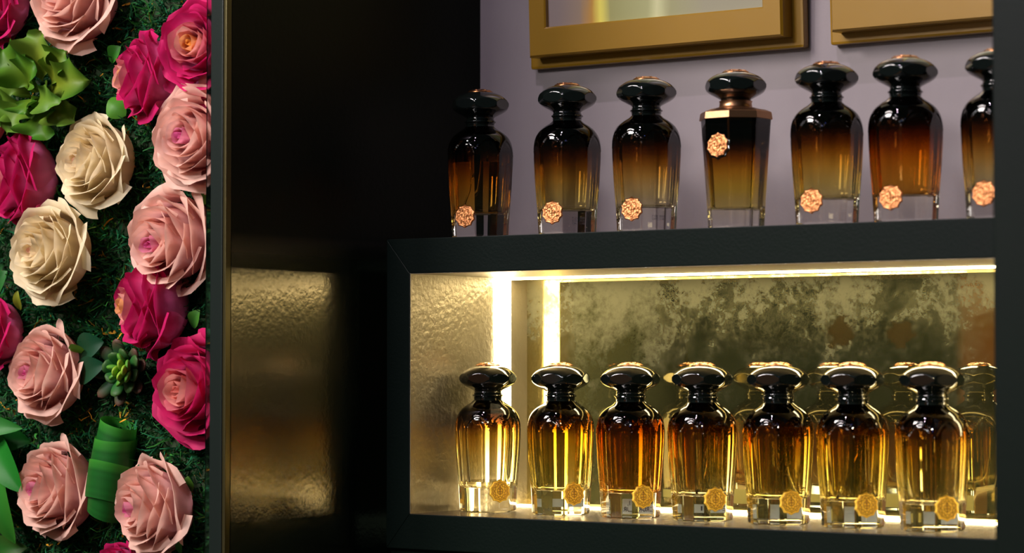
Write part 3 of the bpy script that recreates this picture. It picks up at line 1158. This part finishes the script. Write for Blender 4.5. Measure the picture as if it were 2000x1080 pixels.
def fleshy(base, tip, w, th, c0, c1, parent, nrm):
    base, tip, nrm = Vector(base), Vector(tip), Vector(nrm).normalized()
    ax = tip - base
    side = ax.cross(nrm).normalized()
    n2 = side.cross(ax).normalized()
    V, C, Fc = [], [], []
    K, N = 14, 14
    for i in range(K):
        v = i / (K - 1)
        s = (0.35 + 0.65 * v ** 0.6) * math.sqrt(max(0.0004, 1 - max(0, (v - 0.55) / 0.45) ** 2.2))
        for j in range(N):
            a = 2 * PI * j / N
            V.append(base + ax * v + side * (w / 2 * s * math.cos(a)) + n2 * (th / 2 * s * math.sin(a) + 0.15 * ax.length * v * v))
            C.append(lerp(c0, c1, max(0, (v - 0.5) * 2) ** 2))
    for i in range(K - 1):
        for j in range(N):
            Fc.append((i * N + j, i * N + (j + 1) % N, (i + 1) * N + (j + 1) % N, (i + 1) * N + j))
    Fc.append(tuple((K - 1) * N + j for j in range(N)))
    o = link('leaf', mesh('leaf', V, Fc, M['leaf'], cols=np.array(C)), parent)
    o.matrix_parent_inverse = Matrix.Translation(parent.location).inverted()
    return o


rs = random.Random(4)
for ring, (n, rad, d0, d1, w) in enumerate([(4, 13, 0.018, 0.030, 0.011), (6, 28, 0.012, 0.024, 0.013), (8, 46, 0.006, 0.014, 0.014), (8, 62, 0.002, 0.006, 0.013)]):
    for k in range(n):
        a = k * 2 * PI / n + ring * 0.5 + rs.uniform(-0.15, 0.15)
        rr = rad * rs.uniform(0.9, 1.15)
        c0 = [srgb(120, 170, 40), srgb(70, 140, 40), srgb(35, 100, 40), srgb(30, 75, 40)][ring]
        c1 = [srgb(150, 190, 60), srgb(90, 150, 50), srgb(70, 100, 50), srgb(110, 70, 60)][ring]
        fleshy(P(240 + 4 * math.cos(a), 725 + 4 * math.sin(a), d0 * 0.6), P(240 + rr * 0.85 * math.cos(a), 725 + rr * 1.1 * math.sin(a), d1), w, 0.006, c0, c1, su, FR)

# rolled leaf: a long strap wound into a slanted roll
c = P(212, 920, 0.0)
rl = thing('rolled_leaf', 'dark green strap leaf wound into a roll between two pink roses', 'leaf', c)
ax0, ax1 = P(232, 826, 0.010), P(203, 1004, 0.010)
axis = (ax1 - ax0)
e1 = axis.cross(Vector((0, 1, 0))).normalized()
e2 = axis.cross(e1).normalized()
for k, (t0, t1, r0, r1, sk) in enumerate([(0.0, 0.42, 0.0150, 0.0165, 0.03), (0.16, 0.62, 0.0170, 0.0178, -0.03), (0.45, 0.86, 0.0184, 0.0176, 0.06), (0.66, 1.0, 0.0165, 0.0140, -0.05)]):
    V, C, Fc = [], [], []
    N, K = 40, 12
    for i in range(K):
        v = i / (K - 1)
        for j in range(N + 1):
            a = 2 * PI * j / N
            t = t0 + (t1 - t0) * v + sk * math.cos(a + k)
            r = r0 + (r1 - r0) * v
            V.append(ax0 + axis * t + e1 * (r * math.cos(a)) + e2 * (r * math.sin(a)))
            st = 0.9 + 0.1 * math.sin(v * 40)
            cc = lerp(srgb(60, 150, 45), srgb(25, 98, 32), min(1, v * 3.5))
            C.append(tuple(x * st for x in cc))
    for i in range(K - 1):
        for j in range(N):
            a = i * (N + 1) + j
            Fc.append((a, a + 1, a + N + 2, a + N + 1))
    o = link('leaf_band', mesh('leaf_band', V, Fc, M['leaf'], cols=np.array(C)), rl)
    o.matrix_parent_inverse = Matrix.Translation(rl.location).inverted()

# broad leaves at lower left
c = P(10, 900, 0.0)
bl = thing('broad_leaf_plant', 'glossy broad green leaves at the lower left edge', 'plant', c)
g_a, g_b, g_c = srgb(28, 118, 32), srgb(16, 88, 26), srgb(82, 146, 80)
for i, (a, b, w, d0, d1, ar) in enumerate([
        ((-60, 830), (52, 838), 0.022, 0.012, 0.02, 0.25), ((-40, 850), (66, 862), 0.032, 0.006, 0.006, 0.2),
        ((-10, 850), (48, 962), 0.026, 0.02, 0.030, 0.15), ((-10, 900), (36, 1062), 0.026, 0.02, 0.012, 0.2),
        ((-50, 880), (5, 1000), 0.03, 0.01, 0.02, 0.2), ((-20, 1075), (58, 1070), 0.022, 0.004, 0.004, 0.2)]):
    blade('leaf', P(a[0], a[1], d0), P(b[0], b[1], d1), w, M['leaf'], [g_c, g_b, g_a, g_a, g_b, g_b][i], [g_a, g_b, g_a, srgb(60, 130, 40), g_a, srgb(60, 90, 30)][i], FR, ar, 0.3, 0.03, 1.2, seed=20 + i, shape=0.8, parent=bl)

# single leaves tucked among the roses
singles = [
    ('dark round leaf pair', [((150, 690), (205, 668), 0.024, 0.010), ((150, 735), (208, 712), 0.022, 0.012)], srgb(12, 52, 26), srgb(16, 70, 44), 'dark green round leaves touching the pink rose left of the succulent'),
    ('leaf', [((215, 120), (238, 92), 0.014, 0.002)], srgb(40, 110, 30), srgb(60, 130, 40), 'small green leaf above the dark magenta rose'),
    ('leaf', [((246, 226), (214, 196), 0.018, 0.004)], srgb(60, 120, 30), srgb(80, 140, 40), 'small green leaf beneath the side-turned dark magenta rose'),
    ('leaf', [((60, 372), (100, 408), 0.018, 0.006)], srgb(70, 120, 30), srgb(90, 140, 40), 'small green leaf above the lower cream rose'),
    ('leaf', [((380, 392), (428, 388), 0.012, 0.008)], srgb(60, 120, 30), srgb(80, 140, 40), 'small green leaf by the frame edge under a pink rose'),
    ('leaf', [((-20, 590), (18, 530), 0.022, 0.008)], srgb(16, 80, 24), srgb(40, 110, 40), 'dark green leaf at the left edge beneath the lower cream rose'),
    ('leaf', [((40, 606), (36, 568), 0.008, 0.008)], srgb(110, 120, 30), srgb(130, 140, 40), 'narrow yellowish leaf beneath the lower cream rose'),
    ('leaf', [((165, 690), (140, 672), 0.010, 0.024)], srgb(80, 140, 40), srgb(110, 160, 50), 'tiny bright leaf on the pink rose by the dark round leaves'),
    ('leaf', [((376, 640), (392, 606), 0.012, 0.006)], srgb(30, 90, 30), srgb(70, 130, 40), 'small leaf above the rosy magenta rose'),
    ('leaf', [((352, 1082), (358, 1040), 0.008, 0.012)], srgb(40, 110, 40), srgb(60, 140, 50), 'narrow leaf at the bottom, right of the lowest pink rose'),
    ('leaf', [((374, 960), (368, 930), 0.01, 0.006)], srgb(50, 100, 30), srgb(80, 130, 40), 'small leaf right of the lowest pink rose, higher one'),
]
for i, (nm, lst, c0, c1, lb) in enumerate(singles):
    a, b, w, d = lst[0]
    if len(lst) > 1:
        t = thing('round_leaf_sprig', lb, 'leaves', P(*a))
        for j, (a, b, w, d) in enumerate(lst):
            blade('leaf', P(a[0], a[1], d * 0.5), P(b[0], b[1], d), w, M['leaf'], c0, c1, FR, 0.15, 0.2, 0.02, 1, seed=40 + i + j, shape=0.75, parent=t)
    else:
        o = blade('leaf', P(a[0], a[1], d * 0.3), P(b[0], b[1], d), w, M['leaf'], c0, c1, FR, 0.2, 0.3, 0.04, 1.5, seed=40 + i, shape=0.8)
        tag(o, lb, 'leaf')

# moss: thousands of curly strands
def moss():
    N, K = 42000, 5
    xs = rng.uniform(XM0, XM1 - 0.002, N)
    zs = rng.uniform(ZM0, ZM1, N)
    V = np.zeros((N, K, 2, 3))
    C = np.zeros((N, K, 2, 3))
    pal = np.array([srgb(16, 46, 20), srgb(10, 50, 28), srgb(44, 62, 18), srgb(92, 74, 20), srgb(24, 66, 22), srgb(130, 92, 24)])
    cl = np.array([noise.noise((x * 28, z * 28, 3.0)) for x, z in zip(xs, zs)])
    cl2 = np.array([noise.noise((x * 60, z * 60, 9.0)) for x, z in zip(xs, zs)])
    pick = np.clip((cl + 0.6) * 2.0 + rng.normal(0, 0.6, N), 0, 4.4)
    idx = np.array([0, 1, 4, 2, 3])[np.clip(pick, 0, 4).astype(int)]
    idx[(rng.random(N) < 0.02)] = 5
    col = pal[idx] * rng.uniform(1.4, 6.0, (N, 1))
    pos = np.stack([xs, np.full(N, YM + 0.002), zs], 1)
    d = np.stack([rng.normal(0, 0.8, N), -np.abs(rng.normal(0.5, 0.45, N)), rng.normal(0, 0.8, N)], 1)
    d /= np.linalg.norm(d, axis=1, keepdims=True)
    ln = rng.uniform(0.008, 0.022, N) * (1 + 0.7 * cl2)
    w = rng.uniform(0.0006, 0.0019, N)
    for k in range(K):
        sd = np.cross(d, rng.normal(0, 1, (N, 3)) if k == 0 else sdv)
        sd /= np.linalg.norm(sd, axis=1, keepdims=True) + 1e-9
        sdv = rng.normal(0, 1, (N, 3)) if k == 0 else sdv
        ww = (w * (1 - 0.75 * k / (K - 1)))[:, None]
        V[:, k, 0] = pos + sd * ww
        V[:, k, 1] = pos - sd * ww
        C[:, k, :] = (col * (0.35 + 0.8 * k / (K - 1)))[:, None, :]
        d = d + rng.normal(0, 0.42, (N, 3))
        d /= np.linalg.norm(d, axis=1, keepdims=True)
        pos = pos + d * (ln / (K - 1))[:, None]
        pos[:, 1] = np.minimum(pos[:, 1], YM + 0.001)
        pos[:, 0] = np.minimum(pos[:, 0], XM1 - 0.001)
    V = V.reshape(-1, 3)
    C = C.reshape(-1, 3)
    base = (np.arange(N) * K * 2)[:, None, None]
    q = np.array([[2 * k, 2 * k + 1, 2 * k + 3, 2 * k + 2] for k in range(K - 1)])[None]
    Fc = (base + q).reshape(-1, 4)
    me = bpy.data.meshes.new('moss')
    me.vertices.add(len(V))
    me.vertices.foreach_set('co', V.ravel())
    me.loops.add(Fc.size)
    me.loops.foreach_set('vertex_index', Fc.ravel().astype(np.int32))
    me.polygons.add(len(Fc))
    me.polygons.foreach_set('loop_start', np.arange(0, Fc.size, 4, dtype=np.int32))
    me.update(calc_edges=True)
    me.validate()
    a = me.color_attributes.new('Col', 'FLOAT_COLOR', 'POINT')
    c4 = np.ones((len(V), 4), dtype=np.float32)
    c4[:, :3] = C
    a.data.foreach_set('color', c4.ravel())
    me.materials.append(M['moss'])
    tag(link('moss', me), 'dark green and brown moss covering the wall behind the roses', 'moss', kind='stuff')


moss()

# ------------------------------------------------------------------ light
w = bpy.data.worlds.new('world')
SC.world = w
w.use_nodes = True
w.node_tree.nodes['Background'].inputs['Color'].default_value = (0.55, 0.8, 0.7, 1)
w.node_tree.nodes['Background'].inputs['Strength'].default_value = 0.035


def aim(o, target):
    o.rotation_euler = (Vector(target) - o.location).to_track_quat('-Z', 'Y').to_euler()


def spot(name, loc, target, energy, col, size=0.02, angle=40, blend=0.5):
    l = bpy.data.lights.new(name, 'SPOT')
    l.energy, l.color, l.shadow_soft_size = energy, col, size
    l.spot_size, l.spot_blend = math.radians(angle), blend
    o = bpy.data.objects.new(name, l)
    o.location = loc
    COL.objects.link(o)
    aim(o, target)
    return o


def area(name, loc, target, energy, col, size):
    l = bpy.data.lights.new(name, 'AREA')
    l.energy, l.color, l.size = energy, col, size
    o = bpy.data.objects.new(name, l)
    o.location = loc
    COL.objects.link(o)
    aim(o, target)
    return o


def point(name, loc, energy, col, r=0.02):
    l = bpy.data.lights.new(name, 'POINT')
    l.energy, l.color, l.shadow_soft_size = energy, col, r
    o = bpy.data.objects.new(name, l)
    o.location = loc
    COL.objects.link(o)
    return o


wall_pt = (-1.05, YW, 1.55)
spot('assumed_ceiling_spot', (-1.08, -0.82, 3.05), wall_pt, 42, (1.0, 0.82, 1.0), 0.015, 34)  # two unseen spots, assumed to cast the frames' stepped shadows
spot('assumed_ceiling_spot', (-0.95, -1.45, 3.05), wall_pt, 16, (1.0, 0.84, 1.0), 0.015, 34)
area('assumed_flower_light', (-2.1, -1.7, 2.8), (-1.5, YM, 1.34), 62, (1.0, 0.9, 0.88), 0.6)  # unseen lamp, assumed for the soft light on the flowers
area('assumed_flower_light', (-1.6, -2.6, 2.3), (-1.55, YM, 1.30), 48, (1.0, 0.92, 0.93), 0.5)  # second unseen lamp, added more frontally to lighten the moss
spot('assumed_ceiling_spot', (-2.6, -1.3, 2.4), (-1.7, -2.5, 1.3), 60, (1, 0.75, 0.5), 0.05, 60)  # unseen spot, added to light the timber wall for the mirror
spot('seal_fill_spot', (-0.05, -1.55, 1.95), (-0.98, 0.04, 1.195), 66, (1, 0.82, 0.5), 0.03, 17)  # added fill to brighten the seals on the niche bottles
rb = random.Random(3)
for i in range(22):  # unseen bulbs, assumed behind the camera for sparkle on the bottle edges
    x, y, z = -2.4 + 0.15 * i + rb.uniform(-0.05, 0.05), -2.7 + rb.uniform(-0.4, 0.4), 2.15 + rb.uniform(0, 0.7)
    c = (0.14, 0.22, 1) if x > -0.2 and i % 2 else [(1, 0.95, 0.9), (1, 0.85, 0.65), (0.85, 0.93, 1)][i % 3]
    point('assumed_bulb', (x, y, z), 0.9, c, 0.018)
# assumed windows, unseen area lights added for bright reflections in the cap facets
for x, z, wx, hz in ((-1.62, 1.55, 0.16, 0.5), (-1.36, 1.5, 0.22, 0.45), (-1.05, 1.55, 0.10, 0.5)):
    o = area('assumed_window_light', (x, -3.9, z), (x, 0, z), 5, (0.92, 0.95, 1.0), 0.2)
    o.data.shape = 'RECTANGLE'
    o.data.size, o.data.size_y = wx, hz
